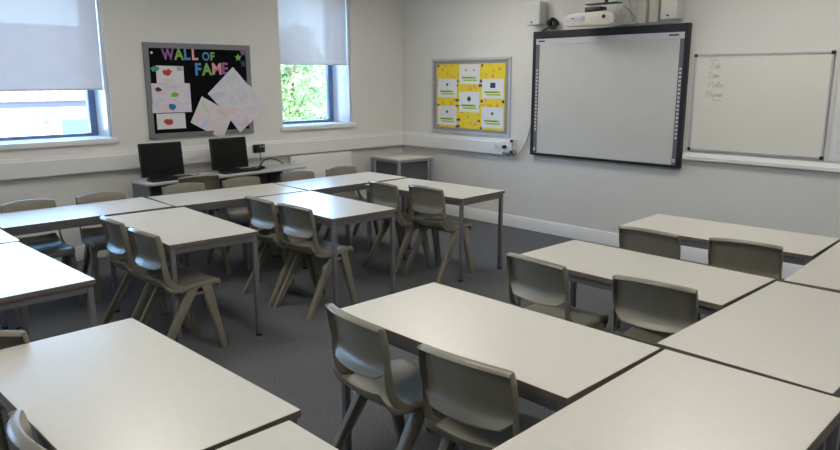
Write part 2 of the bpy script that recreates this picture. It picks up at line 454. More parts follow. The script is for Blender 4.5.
# ------------------------------------------------------------------ chairs
def chair_meshes():
    # seat, faces +x; rear edge turns up into a flared rim
    prof = [(.222, .392), (.237, .412), (.233, .432), (.205, .443), (.13, .443), (.03, .433), (-.04, .430), (-.085, .436), (-.120, .444), (-.143, .462), (-.152, .486), (-.160, .502)]
    hw = [.165, .178, .186, .192, .198, .202, .202, .200, .194, .185, .176, .170]
    us = [-1, -1, -.93, -.7, -.35, 0, .35, .7, .93, 1, 1]
    rows = []
    for i, ((x, z), h) in enumerate(zip(prof, hw)):
        r = []
        for j, u in enumerate(us):
            fl = j in (0, len(us) - 1)
            cx = x - (.018 * (1 - u * u) * max(0, i - 6) / 5)
            zz = z + .012 * u * u * (1 if z > .41 else 0) - (.034 if fl and i < 9 else .012 if fl else 0)
            r.append((cx - (.006 if fl and x > .2 else 0), u * h + (.002 * (1 if u > 0 else -1) if fl else 0), zz))
        rows.append(r)
    seat = MB().grid(rows).mesh('seat', M['chair'], 50, [('SOLIDIFY', dict(thickness=.008, offset=-1)), ('SUBSURF', dict(levels=1, render_levels=1))])
    # backrest: hollow panel, deep flange turned back along top and sides, lower lip flared back
    br = [  # x, z corner, mid lift, half width, flange depth
        (-.176, .762, .018, .184, None),
        (-.144, .776, .018, .188, .038),
        (-.136, .767, .018, .190, .040),
        (-.126, .720, .008, .194, .042),
        (-.118, .668, .004, .195, .042),
        (-.114, .630, -.002, .193, .036),
        (-.116, .608, -.004, .190, .026),
        (-.128, .590, -.006, .183, .014),
        (-.150, .568, -.006, .154, .004),
        (-.156, .564, -.006, .148, .003),
        (-.160, .560, -.006, .142, .002)]
    us2 = [-1, -1, -.93, -.7, -.35, 0, .35, .7, .93, 1, 1]
    rows = []
    for i, (x, z, dz, h, fd) in enumerate(br):
        r = []
        for j, u in enumerate(us2):
            fl = j in (0, len(us2) - 1)
            cx = x - (.046 if z > .7 else .038 if z > .65 else .026 if z > .6 else .02) * (1 - u * u)
            if fl: r.append((x - (fd if fd else .004), u * (h + .003), z))
            else: r.append((cx, u * h, z + dz * (1 - u * u)))
        rows.append(r)
    b = MB().grid(rows)
    for s in (-1, 1):   # side rails curving from the back into the seat
        path = [(-.121, .640, .194), (-.114, .585, .194), (-.104, .530, .194), (-.085, .484, .196), (-.045, .448, .200), (.01, .430, .202)]
        nx_ = [(-1, 0), (-1, -.05), (-.98, -.2), (-.85, -.5), (-.5, -.85), (-.2, -.98)]
        dep = [.034, .038, .044, .048, .044, .028]
        fr = [(x, s * y, z) for x, z, y in path]
        md = [(x + n[0] * d_ * .5, s * (y + .002), z + n[1] * d_ * .5) for (x, z, y), n, d_ in zip(path, nx_, dep)]
        bk = [(x + n[0] * d_, s * (y - .001), z + n[1] * d_) for (x, z, y), n, d_ in zip(path, nx_, dep)]
        b.grid([fr, md, bk])
    back = b.mesh('backrest', M['chair'], 50, [('SOLIDIFY', dict(thickness=.008, offset=-1)), ('SUBSURF', dict(levels=1, render_levels=1))])
    # legs: tapered, slightly hollowed on the inner side
    def leg(top, foot, s, w0, w1):
        m = MB(); n = 7; rings = []
        for k in range(n):
            f = k / (n - 1)
            p = Vector(top).lerp(Vector(foot), f); w = w0 + (w1 - w0) * f; d = .040 - .008 * f; tk = .011
            prof = [(-w / 2, -.006), (-w / 2 + .006, 0), (w / 2 - .006, 0), (w / 2, -.006), (w / 2, -d), (w / 2 - tk, -d), (w / 2 - tk, -d + .008), (-w / 2 + tk, -d + .008), (-w / 2 + tk, -d), (-w / 2, -d)]
            rings.append([m.bm.verts.new((p.x + a, s * (p.y + o), p.z)) for a, o in prof])
        q = len(rings[0])
        for k in range(n - 1):
            for j in range(q): m.face((rings[k][j], rings[k][(j + 1) % q], rings[k + 1][(j + 1) % q], rings[k + 1][j]))
        m.face(rings[0]); m.face(rings[-1])
        return m.mesh('leg', M['chair'], 30, [('BEVEL', dict(width=.0025, segments=2, limit_method='ANGLE'))])
    legs = []
    for s in (-1, 1):
        legs.append(leg((.045, .199, .426), (-.222, .219, 0), s, .072, .040))
        legs.append(leg((.130, .198, .424), (.222, .216, 0), s, .068, .040))
    # under-seat stretcher
    st = MB().box(.04, -.19, .372, .13, .19, .384, .004).box(.04, -.19, .375, .052, .19, .418, .003).mesh('stretcher', M['chair'])
    return seat, back, legs, st
CM = chair_meshes()
def make_chair():
    e = empty('school_chair', (0, 0, 0), 0, '', 'chair', 'grey moulded plastic school chairs')
    link('seat', CM[0], e); link('backrest', CM[1], e)
    for l_ in CM[2]: link('leg', l_, e)
    link('stretcher', CM[3], e)
    return e
BK = -.155   # back top offset along facing
CH = [  # back-top mid x, y, yaw, label
 (-4.672, -4.862, -5.8, 'grey plastic chair left of the centre foreground table, further from camera of its two'),
 (-4.672, -5.446, 5.8, 'grey plastic chair left of the centre foreground table, nearest the camera'),
 (-3.474, -4.829, -4.3, 'grey chair at the left end of the middle right-hand table'),
 (-3.415, -5.447, 7, 'grey chair backed by the middle right-hand table, beside the right-hand row'),
 (-2.43, -4.884, 1, 'grey chair at the furthest right-hand table, nearer the interactive board'),
 (-2.32, -5.411, 9, 'grey chair at the furthest right-hand table, nearer the right edge'),
 (-4.634, -2.255, -2, 'grey chair at the second left table end, tucked beside the window row'),
 (-4.639, -2.775, 2, 'grey chair at the second left table end, its near legs in the open aisle'),
 (-3.525, -2.25, -1, 'grey chair at the table with green reflection, closer to the monitors'),
 (-3.505, -2.7, 2.5, 'grey chair at the table with green reflection, closer to the aisle'),
 (-2.315, -2.29, -4, 'grey chair at the corner-stand table, closer to the radiator'),
 (-2.205, -2.715, 2, 'grey chair at the corner-stand table, closer to the open floor and board wall'),
 (-4.815, -1.035, -90, 'bluish backlit chair behind the window row, leftmost under the wide window'),
 (-4.275, -1.035, -93, 'backlit chair behind the window row, second from left, left of the computer desk'),
 (-3.565, -1.035, -92, 'beige backlit chair top in front of the left computer monitor'),
 (-2.995, -1.035, -89, 'beige backlit chair top in front of the right computer monitor'),
 (-2.37, -1.035, -92, 'beige backlit chair top just left of the radiator'),
 (-1.82, -1.035, -90, 'beige backlit chair top in front of the radiator'),
 (-3.27, -.725, 82, 'dark chair back facing the computer desk between the two monitors'),
 (-5.77, -3.955, 46, 'dark chair back at the left edge, turned askew beyond the lower left foreground table'),
 (-5.845, -5.02, 0, 'pale chair edge at the lower left corner beside the foreground table'),
 (-3.52, -6.74, 90, 'grey chair at the right edge behind the bottom right table'),
]
proto_c = make_chair()
for i, (x, y, yaw, lab) in enumerate(CH):
    c = proto_c if i == 0 else copy_tree(proto_c)
    a = R(yaw); c.location = (x - BK * math.cos(a), y - BK * math.sin(a), 0); c.rotation_euler = (0, 0, a); c['label'] = lab; c.scale = (1, 1, .998 if 12 <= i <= 17 else .992 if i == 19 else 1.026)

# ------------------------------------------------------------------ computer desk, monitors, keyboards
e = empty('computer_desk', (-2.80, -.350, 0), R(3.5), 'grey computer desk with pale top along the window wall under two monitors', 'desk')
MB().prism(rrect(-.92, -.205, .92, .185, .05), .725, .75, bev=.005).build('desktop', M['desk'], e)
MB().box(-.90, -.15, 0, -.875, .17, .7245).build('end_panel', M['deskpanel'], e)
MB().box(.60, -.15, 0, .625, .17, .7245).build('end_panel', M['deskpanel'], e)
MB().box(-.874, .10, .18, .599, .12, .7245).build('modesty_panel', M['deskpanel'], e)
MB().box(-.26, -.15, 0, -.235, .099, .7245).build('centre_panel', M['deskpanel'], e)

def monitor(x, y, rz, lab):
    e = empty('computer_monitor', (x, y, .75), R(rz), lab, 'monitor', 'computer monitors')
    tilt = Matrix.Translation((0, 0, .174)) @ Matrix.Rotation(R(-6), 4, 'X')
    MB().prism(rrect(-.214, -.155, .214, .168, .008), -.012, .012, 'y', .003, tilt).prism(rrect(-.15, -.10, .15, .11, .03), .011, .045, 'y', .012, tilt).build('housing', M['black'], e)
    MB().box(-.200, -.0145, -.140, .200, -.0125, .155, mtx=tilt).build('screen', M['screen'], e)
    MB().box(-.035, .02, .012, .035, .05, .22, .006).build('stand_neck', M['black'], e)
    MB().prism(rrect(-.115, -.085, .115, .10, .05), 0, .014, bev=.004).build('stand_base', M['black'], e)
    return e
monitor(-3.43, -.300, 1, 'left black computer monitor with dark screen on the computer desk')
monitor(-2.675, -.235, 4, 'right black computer monitor below the overlapping pinned drawings')
def keyboard(x, y, rz, lab):
    e = empty('keyboard', (x, y, .75), R(rz), lab, 'keyboard', 'computer keyboards')
    MB().prism(rrect(-.22, -.066, .22, .066, .01), 0, .018, bev=.004).build('case', M['black'], e)
    k = MB()
    for r_ in range(5):
        for c_ in range(18): k.box(-.208 + c_ * .0232, -.056 + r_ * .0226, .018, -.208 + c_ * .0232 + .019, -.056 + r_ * .0226 + .018, .024)
    o = k.build('keys', M['blackfr'], e)
keyboard(-3.42, -.475, 4, 'black keyboard in front of the left monitor')
keyboard(-2.66, -.425, 4, 'black keyboard in front of the right monitor')
def mouse(x, y, lab, m):
    e = MB()
    rows = []
    for i in range(7):
        f = i / 6; rows.append([(-.03 * math.cos(math.pi * j / 8) * (math.sin(math.pi * (.08 + .84 * f)) ** .5), -.055 + .11 * f, .034 * math.sin(math.pi * j / 8) * (math.sin(math.pi * (.1 + .75 * f)) ** .6) + .001) for j in range(9)])
    e.grid(rows)
    e.face([e.bm.verts.new((p[0], p[1], 0)) for p in [(-.028, -.05), (.028, -.05), (.03, .05), (-.03, .05)]])
    o = e.build('computer_mouse', m, None, 80); o.location = (x, y, .75); tag(o, lab, 'mouse', 'computer mice')
mouse(-3.115, -.43, 'pale grey mouse on the desk between the two monitors', M['cable'])
mouse(-2.37, -.37, 'dark mouse on the desk right of the right monitor', M['black'])
o = MB().tube([(-2.36, -.30, .758), (-2.30, -.22, .765), (-2.24, -.19, .815), (-2.15, -.18, .83), (-2.05, -.17, .80), (-1.97, -.17, .759), (-2.02, -.2, .756)], .006).build('power_cable', M['black'])
tag(o, 'dark loose cable curling over the right end of the computer desk', 'cable')
o = MB().tube([(-2.22, -.075, .90), (-2.225, -.1, .87), (-2.25, -.15, .80), (-2.30, -.2, .757), (-2.36, -.22, .757), (-2.42, -.23, .757)], .004).build('mains_lead', M['black'])
tag(o, 'thin black lead hanging from the black wall socket to the desk', 'cable')
# black wall socket on the trunking
e = empty('wall_socket', (-2.215, -.055, .935), 0, 'black double wall socket on the trunking right of the monitors', 'socket')
MB().prism(rrect(-.072, -.045, .072, .045, .006), -.012, 0, 'y').build('face_plate', M['socketbk'], e)
MB().box(-.055, -.04, -.03, -.005, -.012, .022, .006).build('plug', M['black'], e)
MB().box(.012, -.016, .012, .026, -.0121, .03).box(.045, -.016, .012, .058, -.0121, .03).build('switch', M['cable'], e)
# small white socket between the monitors
e = empty('wall_socket', (-3.04, -.055, .925), 0, 'white blank socket plate on the trunking between the two monitors', 'socket')
MB().prism(rrect(-.072, -.04, .072, .04, .005), -.008, 0, 'y').build('face_plate', M['trunk'], e)
MB().box(-.03, -.011, -.012, .03, -.0081, .012).build('switch', M['trunk'], e)

# ------------------------------------------------------------------ corner stand table
e = empty('corner_stand', (-.415, -.430, 0), R(-2), 'square grey stand with white top in the corner of the room', 'stand')
s = .285
MB().prism(rrect(-s, -s, s, s, .012), .722, .745, bev=.003).build('top_board', M['top'], e)
MB().ring(rect(-s + .004, -s + .004, s - .004, s - .004), rect(-s + .03, -s + .03, s - .03, s - .03), .695, .7215).build('frame', M['standleg'], e)
for sx in (-1, 1):
    for sy in (-1, 1):
        lx, ly = sx * (s - .02), sy * (s - .02)
        MB().box(lx - .016, ly - .016, 0, lx + .016, ly + .016, .6945, .003).build('leg', M['standleg'], e)
for sy in (-1, 1):
    MB().box(-s + .06, sy * (s - .06) - .004, .12, s - .06, sy * (s - .06) + .004, .7215).build('side_panel', M['stand'], e)
    MB().box(sy * (s - .06) - .004, -s + .06, .12, sy * (s - .06) + .004, s - .06, .7215).build('side_panel', M['stand'], e)

# ------------------------------------------------------------------ radiator
e = empty('radiator', (-1.39, 0, .16), 0, 'white panel radiator under the narrow window', 'radiator')
MB().box(-.435, -.112, 0, .435, -.086, .655, .008).build('front_panel', M['trunk'], e)
g = MB()
for k in range(24): g.box(-.42 + k * .0355, -.108, .655, -.42 + k * .0355 + .02, -.055, .662)
g.box(-.435, -.086, .0, -.425, -.05, .655).box(.425, -.086, 0, .435, -.05, .655)
g.build('top_grille', M['trunk'], e)
MB().box(-.435, -.064, .02, .435, -.05, .64).build('rear_panel', M['trunk'], e)
MB().box(-.3, -.05, .1, -.27, -.0005, .6).box(.27, -.05, .1, .3, -.0005, .6).build('wall_bracket', M['alud'], e)
MB().tube([(-.405, -.113, .60), (-.405, -.120, .60)], .012, 12).build('air_vent', M['cable'], e)

# ------------------------------------------------------------------ WALL OF FAME board
def frame_board_y(name, x0, z0, x1, z1, fw, d, mf, mb, lab, cat, mtx_rot=0):
    cx = (x0 + x1) / 2
    e = empty(name, (cx, 0, z0), 0, lab, cat)
    w_ = (x1 - x0) / 2; h = z1 - z0
    MB().box(-w_ + fw * .6, -d * .55, fw * .6, w_ - fw * .6, -.001, h - fw * .6).build('felt_panel', mb, e)
    MB().ring(rect(-w_, 0, w_, h), rect(-w_ + fw, fw, w_ - fw, h - fw), -d, -.001, 'y').build('frame', mf, e)
    return e
frame_board_y('notice_board', -3.408, 1.105, -2.243, 2.043, .052, .02, M['alud'], M['felt'], 'black felt notice board headed WALL OF FAME in a grey frame', 'notice board')
FONT_CACHE = {}
def letter(ch, x, z, h, m, lab, y=-.0115, grp='cut-out letters of the wall of fame heading', rot=0):
    cu = bpy.data.curves.new('l', 'FONT'); cu.body = ch; cu.size = 1; cu.extrude = .0009 / 1; cu.offset = .03
    cu.align_x = 'CENTER'
    o = bpy.data.objects.new('t', cu); COL.objects.link(o)
    dg = bpy.context.evaluated_depsgraph_get(); dg.update()
    me = bpy.data.meshes.new_from_object(o.evaluated_get(dg)); bpy.data.objects.remove(o)
    zs = [v.co.y for v in me.vertices]; xs_ = [v.co.x for v in me.vertices]
    hh = max(zs) - min(zs); cz = (max(zs) + min(zs)) / 2; cx = (max(xs_) + min(xs_)) / 2; sc = h / hh
    for v in me.vertices: v.co = Vector(((v.co.x - cx) * sc * (.80 if ch == 'W' else .92), -v.co.z * 1.0, (v.co.y - cz) * sc))
    me.materials.clear(); me.materials.append(m); me.name = 'letter'
    o = bpy.data.objects.new('paper_letter', me); COL.objects.link(o); o.location = (x, y - .001, z); o.rotation_euler = (0, R(rot), 0)
    tag(o, lab, 'letter', grp)
    return o
letter('W', -3.160, 1.932, .108, M['purple'], 'purple cut-out letter W starting the heading', rot=-2)
letter('A', -3.045, 1.935, .112, M['grass'], 'green cut-out letter A in the top heading line')
letter('L', -2.957, 1.938, .115, M['cyan'], 'blue cut-out letter L, first of the two Ls')
letter('L', -2.873, 1.938, .115, M['pink'], 'pink cut-out letter L, second of the two Ls')
letter('O', -2.755, 1.920, .085, M['cyan'], 'small blue cut-out letter O in the word OF')
letter('F', -2.680, 1.920, .085, M['grass'], 'small green cut-out letter F in the word OF')
letter('F', -2.848, 1.790, .125, M['cyan'], 'large blue cut-out letter F starting the word FAME')
letter('A', -2.752, 1.790, .125, M['grass'], 'green cut-out letter A in the word FAME')
letter('M', -2.640, 1.795, .12, M['pink'], 'pink cut-out letter M in the word FAME')
letter('E', -2.545, 1.800, .12, M['purple'], 'purple cut-out letter E partly behind the tilted drawing')
def star_poly(r, n=5, k=.5):
    return [((r if i % 2 == 0 else r * k) * math.sin(math.pi * i / n), (r if i % 2 == 0 else r * k) * math.cos(math.pi * i / n)) for i in range(2 * n)]
def blob_poly(r, sd, asp=.65):
    rd = random.Random(sd); n = 14
    return [(r * (1 + .28 * rd.uniform(-1, 1)) * math.cos(2 * math.pi * i / n), asp * r * (1 + .3 * rd.uniform(-1, 1)) * math.sin(2 * math.pi * i / n)) for i in range(n)]
for x, z, m, cl in ((-2.384, 1.915, 'green', 'green'), (-2.325, 1.968, 'purple', 'purple'), (-2.325, 1.852, 'navy', 'navy')):
    o = MB().prism(star_poly(.042), -.0012, 0, 'y').build('paper_star', M[m]); o.location = (x, -.0115, z)
    tag(o, cl + ' paper star at the top right of the black notice board', 'paper star', 'paper stars on the black board')

def sheet(x, z, w_, h, rot, m, y, lab, marks=(), grp='sheets pinned on the black board', curl=.004):
    e = empty('pinned_paper', (x, y, z), 0, lab, 'paper', grp); e.rotation_euler = (0, R(rot), 0)
    n = 6
    top = [[(-w_ / 2 + w_ * i / n, -curl * (abs(i / n - .5) * 2) ** 2 * (1 - j / n), -h / 2 + h * j / n) for i in range(n + 1)] for j in range(n + 1)]
    MB().grid(top).build('sheet', m, e, 80, [('SOLIDIFY', dict(thickness=.0008))])
    for k in marks:
        kind, mx, mz, r, mm, sd = k
        if kind == 'blob': q = MB().prism([(mx + a, mz + b) for a, b in blob_poly(r, sd)], -curl - .0012, -curl - .0004, 'y'); nm = 'drawing'
        elif kind == 'lines':
            q = MB(); rd = random.Random(sd); nm = 'writing'
            for t_ in range(int(r)):
                x0 = mx
                while x0 < mx + .12:
                    l_ = rd.uniform(.008, .024); q.box(x0, -curl - .0010, mz - t_ * .016, x0 + l_, -curl - .0004, mz - t_ * .016 + .004); x0 += l_ + .006
        elif kind == 'box': q = MB().box(mx - r, -curl - .0012, mz - r * .7, mx + r, -curl - .0004, mz + r * .7); nm = 'print'
        else: continue
        q.build(nm, M[mm], e)
    return e
sheet(-3.152, 1.735, .285, .17, 1, M['paper'], -.013, 'small white sheet with red drawing, top of the left stack', [('blob', -.03, .02, .05, 'red', 1), ('blob', -.155, .05, .042, 'teal', 5), ('lines', -.09, -.05, 2, 'cable', 3), ('box', .10, .06, .03, 'cable', 4)])
sheet(-3.158, 1.505, .41, .29, 0, M['drawB'], -.0165, 'wide white sheet with three small coloured drawings, middle of the left stack', [('blob', -.13, .085, .032, 'navy', 6), ('blob', .035, .03, .042, 'green', 7), ('blob', .0, -.085, .045, 'blue', 8), ('lines', -.06, .115, 2, 'cable', 9)])
sheet(-3.175, 1.275, .30, .155, 0, M['paper'], -.013, 'small white sheet with one red drawing, bottom of the left stack', [('blob', -.03, -.005, .045, 'red', 10), ('lines', -.02, .06, 1, 'cable', 11)])
sheet(-2.730, 1.287, .40, .30, 29, M['drawC'], -.018, 'tilted pencil drawing on white paper, lower left of the overlapping group', [('lines', .02, .11, 3, 'cable', 12)], curl=.008)
sheet(-2.500, 1.556, .41, .33, -42, M['drawA'], -.020, 'tilted blue pencil sheet, topmost of the overlapping group', [('lines', -.0, -.10, 4, 'cable', 13), ('lines', .04, .11, 3, 'cable', 17)], curl=.006)
sheet(-2.352, 1.376, .42, .33, -36, M['drawB'], -.030, 'tilted pink pencil sheet overhanging the frame at lower right', [('lines', .0, .10, 3, 'cable', 14), ('lines', -.16, -.1, 3, 'cable', 18)], curl=.012)
o = MB().prism([(.012 * math.cos(i * math.pi / 6), .012 * math.sin(i * math.pi / 6)) for i in range(12)], -.004, 0, 'y').build('drawing_pin', M['paper'])
o.location = (-3.325, -.0115, 1.945); tag(o, 'white drawing pin at the top left of the black board', 'pin')

# ------------------------------------------------------------------ yellow display board on the right wall (local u = -Y world)
RX = Matrix.Rotation(R(-90), 4, 'Z')     # local x -> world -y, local -y -> world -x
def empty_r(name, y, z, lab, cat, group=None, x=0):
    e = empty(name, (x, y, z), R(-90), lab, cat, group); return e
e = empty_r('notice_board', -1.192, 1.035, 'grey felt notice board with yellow patterned paper in a silver frame', 'notice board')
MB().box(-.61, -.011, .02, .61, -.001, .875).build('felt_panel', M['gfelt'], e)
MB().ring(rect(-.628, 0, .628, .895), rect(-.600, .028, .600, .866), -.022, -.001, 'y').build('frame', M['alu'], e)
e = empty_r('backing_paper', -1.195, 1.10, 'yellow patterned backing paper on the grey notice board', 'paper', x=-.0115)
MB().box(-.548, -.001, 0, .545, 0, .762).build('sheet', M['yellow'], e)
d_ = MB(); rd = random.Random(4)
for cx in (-.52, -.2, -.165, .16, .195, .52):
    for cz in (.02, .10, .265, .33, .51, .56, .74):
        if rd.random() < .75:
            d_.prism([(cx + rd.uniform(-.01, .01) + .019 * math.cos(i * math.pi / 5), cz + .019 * math.sin(i * math.pi / 5)) for i in range(10)], -.0016, -.001, 'y')
dn = d_.build('dots', M['navy'])
d_ = MB()
for cx, cz in ((-.36, .64), (.36, .62), (-.44, .30), (.02, .47), (-.02, .14), (.1, .06), (.44, .29), (.33, .28), (-.3, .29), (.08, .5), (-.12, .2), (-.45, .7), (.46, .7)):
    d_.prism([(cx + .02 * math.cos(i * math.pi / 5), cz + .02 * math.sin(i * math.pi / 5)) for i in range(10)], -.0016, -.001, 'y')
join_marks(e.children[0], [dn, d_.build('dots', M['salmon'])])
cards = [(-1.01 - .0, 1.0, 0)]
def card(u, z, w_, h, pic, lab):
    e = empty_r('display_card', -1.195 - u, z, lab, 'card', 'white cards on the yellow display', x=-.0135)
    MB().box(-w_ / 2, -.0009, -h / 2, w_ / 2, 0, h / 2).build('sheet', M['cardw'], e)
    MB().box(-w_ * .38, -.0016, -h * .22, w_ * .32, -.001, -h * .12).box(-w_ * .3, -.0016, -h * .34, w_ * .36, -.001, -h * .26).build('lime_text_line', M['lemon'], e)
    MB().box(-w_ * .34, -.0021, -h * .19, w_ * .2, -.0017, -h * .165).build('dark_text_line', M['dark'], e)
    if pic == 'tree':
        MB().prism([(a, b + h * .16) for a, b in blob_poly(.030, 3, 1.0)], -.0016, -.001, 'y').box(-.005, -.0016, h * -.02, .005, -.001, h * .12).build('picture', M['dark'], e)
    elif pic == 'box': MB().box(-.04, -.0016, h * .04, .04, -.001, h * .3).build('picture', M['navy'], e)
    elif pic == 'dots':
        for px_, sd in ((-.06, 5), (.07, 7)): MB().prism([(px_ + a, h * .2 + b) for a, b in blob_poly(.016, sd, 1)], -.0016, -.001, 'y').build('picture', M['salmon'], e)
    else: MB().prism([(a, b + h * .2) for a, b in blob_poly(.018, 9, 1)], -.0016, -.001, 'y').build('picture', M['navy'], e)
card(-.365, 1.575, .325, .225, 'small', 'white card upper left on the yellow display')
card(-.365, 1.245, .32, .235, 'none', 'white card lower left on the yellow display')
card(.0, 1.740, .325, .23, 'dots', 'white card top centre on the yellow display')
card(.0, 1.415, .325, .235, 'tree', 'white card with black tree picture in the centre of the yellow display')
card(.365, 1.575, .33, .225, 'box', 'white card with navy square picture upper right on the yellow display')
card(.365, 1.245, .33, .235, 'none', 'white card lower right on the yellow display')

# twin socket with plug, end of trunking
e = empty_r('wall_socket', -1.67, .928, 'white socket plate on the trunking below the yellow display', 'socket', x=-.055)
MB().prism(rrect(-.045, -.045, .045, .045, .005), -.009, 0, 'y').build('face_plate', M['trunk'], e)
MB().box(-.02, -.012, -.03, .02, -.0091, .03, .001).build('switch', M['strip'], e)
e = empty_r('wall_socket', -1.835, .94, 'white socket box with black plugs at the end of the trunking', 'socket', x=0)
MB().box(-.075, -.075, -.075, .085, -.001, .078, .006).build('box', M['trunk'], e)
MB().tube([(-.02, -.0755, -.01), (-.02, -.11, -.012)], .021, 12).build('plug', M['black'], e)
MB().box(.06, -.098, -.075, .095, -.0755, -.045, .005).box(.062, -.095, .045, .093, -.0755, .075, .005).build('plug', M['black'], e)
o = MB().tube([(-.02, -2.15, 1.44), (-.014, -2.136, 1.38), (-.014, -2.13, 1.2), (-.02, -2.08, 1.02), (-.03, -2.02, .90), (-.035, -1.95, .815), (-.035, -1.86, .80), (-.035, -1.80, .835), (-.03, -1.86, .845), (-.03, -1.93, .835), (-.04, -1.955, .87), (-.05, -1.915, .91)], .008).build('power_cable', M['cable'])
tag(o, 'grey cable looping from the socket box up to the interactive board', 'cable')

# ------------------------------------------------------------------ interactive whiteboard
e = empty_r('interactive_whiteboard', -3.0175, .866, 'large interactive whiteboard with thick charcoal frame', 'interactive whiteboard')
hw, hh = .8665, 1.312
MB().ring(rect(-hw, 0, hw, hh), rect(-hw + .035, .026, hw - .035, hh - .075), -.055, -.001, 'y').build('frame', M['blackfr'], e)
MB().box(-hw + .03, -.042, .02, hw - .03, -.005, hh - .07).build('writing_surface', M['iwb'], e)
MB().box(-hw + .036, -.05, hh - .132, hw - .036, -.0425, hh - .0755).build('top_strip', M['strip'], e)
MB().box(-hw + .065, -.0512, hh - .108, -hw + .15, -.0502, hh - .094).box(hw - .19, -.0512, hh - .108, hw - .09, -.0502, hh - .094).build('printed_mark', M['dark'], e)
for s in (-1, 1):
    x0, x1 = sorted((s * (hw - .036), s * (hw - .078)))
    st_ = MB().box(x0, -.05, .03, x1, -.0425, hh - .134).build('icon_strip', M['gstrip'], e)
    q = MB()
    for k in range(18): q.box(x0 + .012, -.0512, .27 + k * .037, x1 - .008, -.0502, .27 + k * .037 + .020)
    q.build('icons', M['strip'], st_)
    MB().box(x0 + .008, -.058, .05, x1 - .008, -.0502, .085, .003).build('button', M['strip'], st_)

# ------------------------------------------------------------------ plain whiteboard
e = empty_r('whiteboard', -4.508, 1.045, 'plain whiteboard with thin silver frame and four handwritten lines', 'whiteboard')
hw, hh = .567, .855
MB().box(-hw + .006, -.014, .006, hw - .006, -.001, hh - .006).build('writing_surface', M['wb'], e)
MB().ring(rect(-hw, 0, hw, hh), rect(-hw + .016, .016, hw - .016, hh - .016), -.022, -.0145, 'y').build('frame', M['alu'], e)
for sx in (-1, 1):
    for z in (.01, hh - .01): MB().box(sx * (hw - .01) - .014, -.026, z - .014, sx * (hw - .01) + .014, -.0005, z + .014, .004).build('corner_cap', M['blackfr'], e)
LET = {'Z': ([[(0, 1), (.6, 1), (0, 0), (.7, .03)]], .75), 'a': ([[(.45, .5), (.2, .55), (.0, .3), (.15, .02), (.4, .2), (.47, .5), (.48, .1), (.58, .02)]], .6), 'k': ([[(.0, 0), (.05, .95)], [(.4, .55), (.06, .27), (.42, .0)]], .5),
 'S': ([[(.55, .9), (.3, 1), (.05, .8), (.45, .45), (.4, .1), (0, .05)]], .65), 'm': ([[(0, 0), (.03, .5), (.06, .35), (.22, .5), (.27, 0), (.3, .35), (.45, .5), (.52, .0)]], .62),
 'M': ([[(0, 0), (.1, 1), (.35, .4), (.6, 1), (.72, 0)]], .85), 'o': ([[(.2, .5), (.0, .28), (.2, .02), (.4, .25), (.2, .5)]], .5), 'l': ([[(.05, .95), (.05, .1), (.15, .02)]], .22), 'i': ([[(.05, .5), (.07, .03)], [(.06, .72), (.08, .76)]], .2),
 'e': ([[(.02, .25), (.38, .3), (.25, .52), (.02, .3), (.15, .03), (.4, .1)]], .48), 'N': ([[(0, 0), (.05, 1), (.5, .02), (.56, 1)]], .7), 'y': ([[(.0, .5), (.2, .1)], [(.42, .5), (.1, -.4)]], .48)}
def write(words, parent, x, z, size, gap, m):
    for wi, wd in enumerate(words):
        q = MB(); cx = x + random.Random(wi).uniform(-.005, .01); cz = z - wi * gap
        for ch in wd:
            st_, adv = LET[ch]
            for s_ in st_: q.tube([(cx + px_ * size + pz * size * .12, -.0148, cz + pz * size) for px_, pz in s_], .0017, 5)
            cx += adv * size
        if wi in (0,): q.tube([(x + .0, -.0148, z + size * 1.35), (x + .07, -.0148, z + size * 1.3)], .0017, 5)
        if wi == 3: q.tube([(x + .06, -.0148, cz - size * .55), (x + .13, -.0148, cz - size * .5)], .0017, 5)
        q.build('handwriting', m, parent)
write(['Zak', 'Sam', 'Mollie', 'Niyam'], e, -.435, .728, .056, .082, M['ink'])
# pinboard at the right frame edge
e = empty_r('notice_board', -5.66, 1.03, 'pale notice board cut off by the right edge beside the plain whiteboard', 'notice board')
MB().box(-.55, -.012, .01, .55, -.001, .97).build('felt_panel', M['wall'], e)
MB().ring(rect(-.56, 0, .56, .98), rect(-.545, .015, .545, .965), -.016, -.0005, 'y').build('frame', M['strip'], e)
e = empty_r('pinned_paper', -5.33, 1.42, 'white poster with a column of orange lettering at the right edge', 'paper', x=-.0125)
MB().box(-.20, -.001, -.36, .25, 0, .44).build('sheet', M['paper'], e)
q = MB(); rd = random.Random(2)
for k in range(13): q.box(-.165, -.0016, .0 + k * .031, -.165 + rd.uniform(.02, .05), -.0011, .019 + k * .031)
q.build('orange_lettering', M['orange'], e)
q = MB()
for k in range(14): q.box(-.165, -.0016, -.32 + k * .02, .2, -.0011, -.317 + k * .02)
q.build('faint_text_lines', M['cable'], e)

# ------------------------------------------------------------------ speakers, projector, brackets above the board
def speaker(y, z, lab, w_, h, d):
    e = empty_r('wall_speaker', y, z, lab, 'speaker', 'white wall speakers', x=-.03)
    MB().box(-w_ / 2, -d, 0, w_ / 2, 0, h, .008).build('cabinet', M['offwh'], e)
    MB().box(-w_ / 2 + .012, -d - .006, .05, w_ / 2 - .012, -d - .0005, h - .012, .003).build('grille', M['offwh'] if w_ > .16 else M['cream'], e)
    MB().box(-w_ / 2 + .06, -d - .003, .022, -w_ / 2 + .085, -d - .0005, .034).build('badge', M['dark'], e)
    MB().box(-.03, .0005, h * .3, .03, .0295, h * .6).build('wall_bracket', M['blackfr'], e)
speaker(-2.215, 2.242, 'white box speaker on the wall above the left corner of the interactive board', .175, .235, .13)
speaker(-3.735, 2.215, 'cream box speaker on the wall above the right corner of the interactive board', .155, .25, .14)
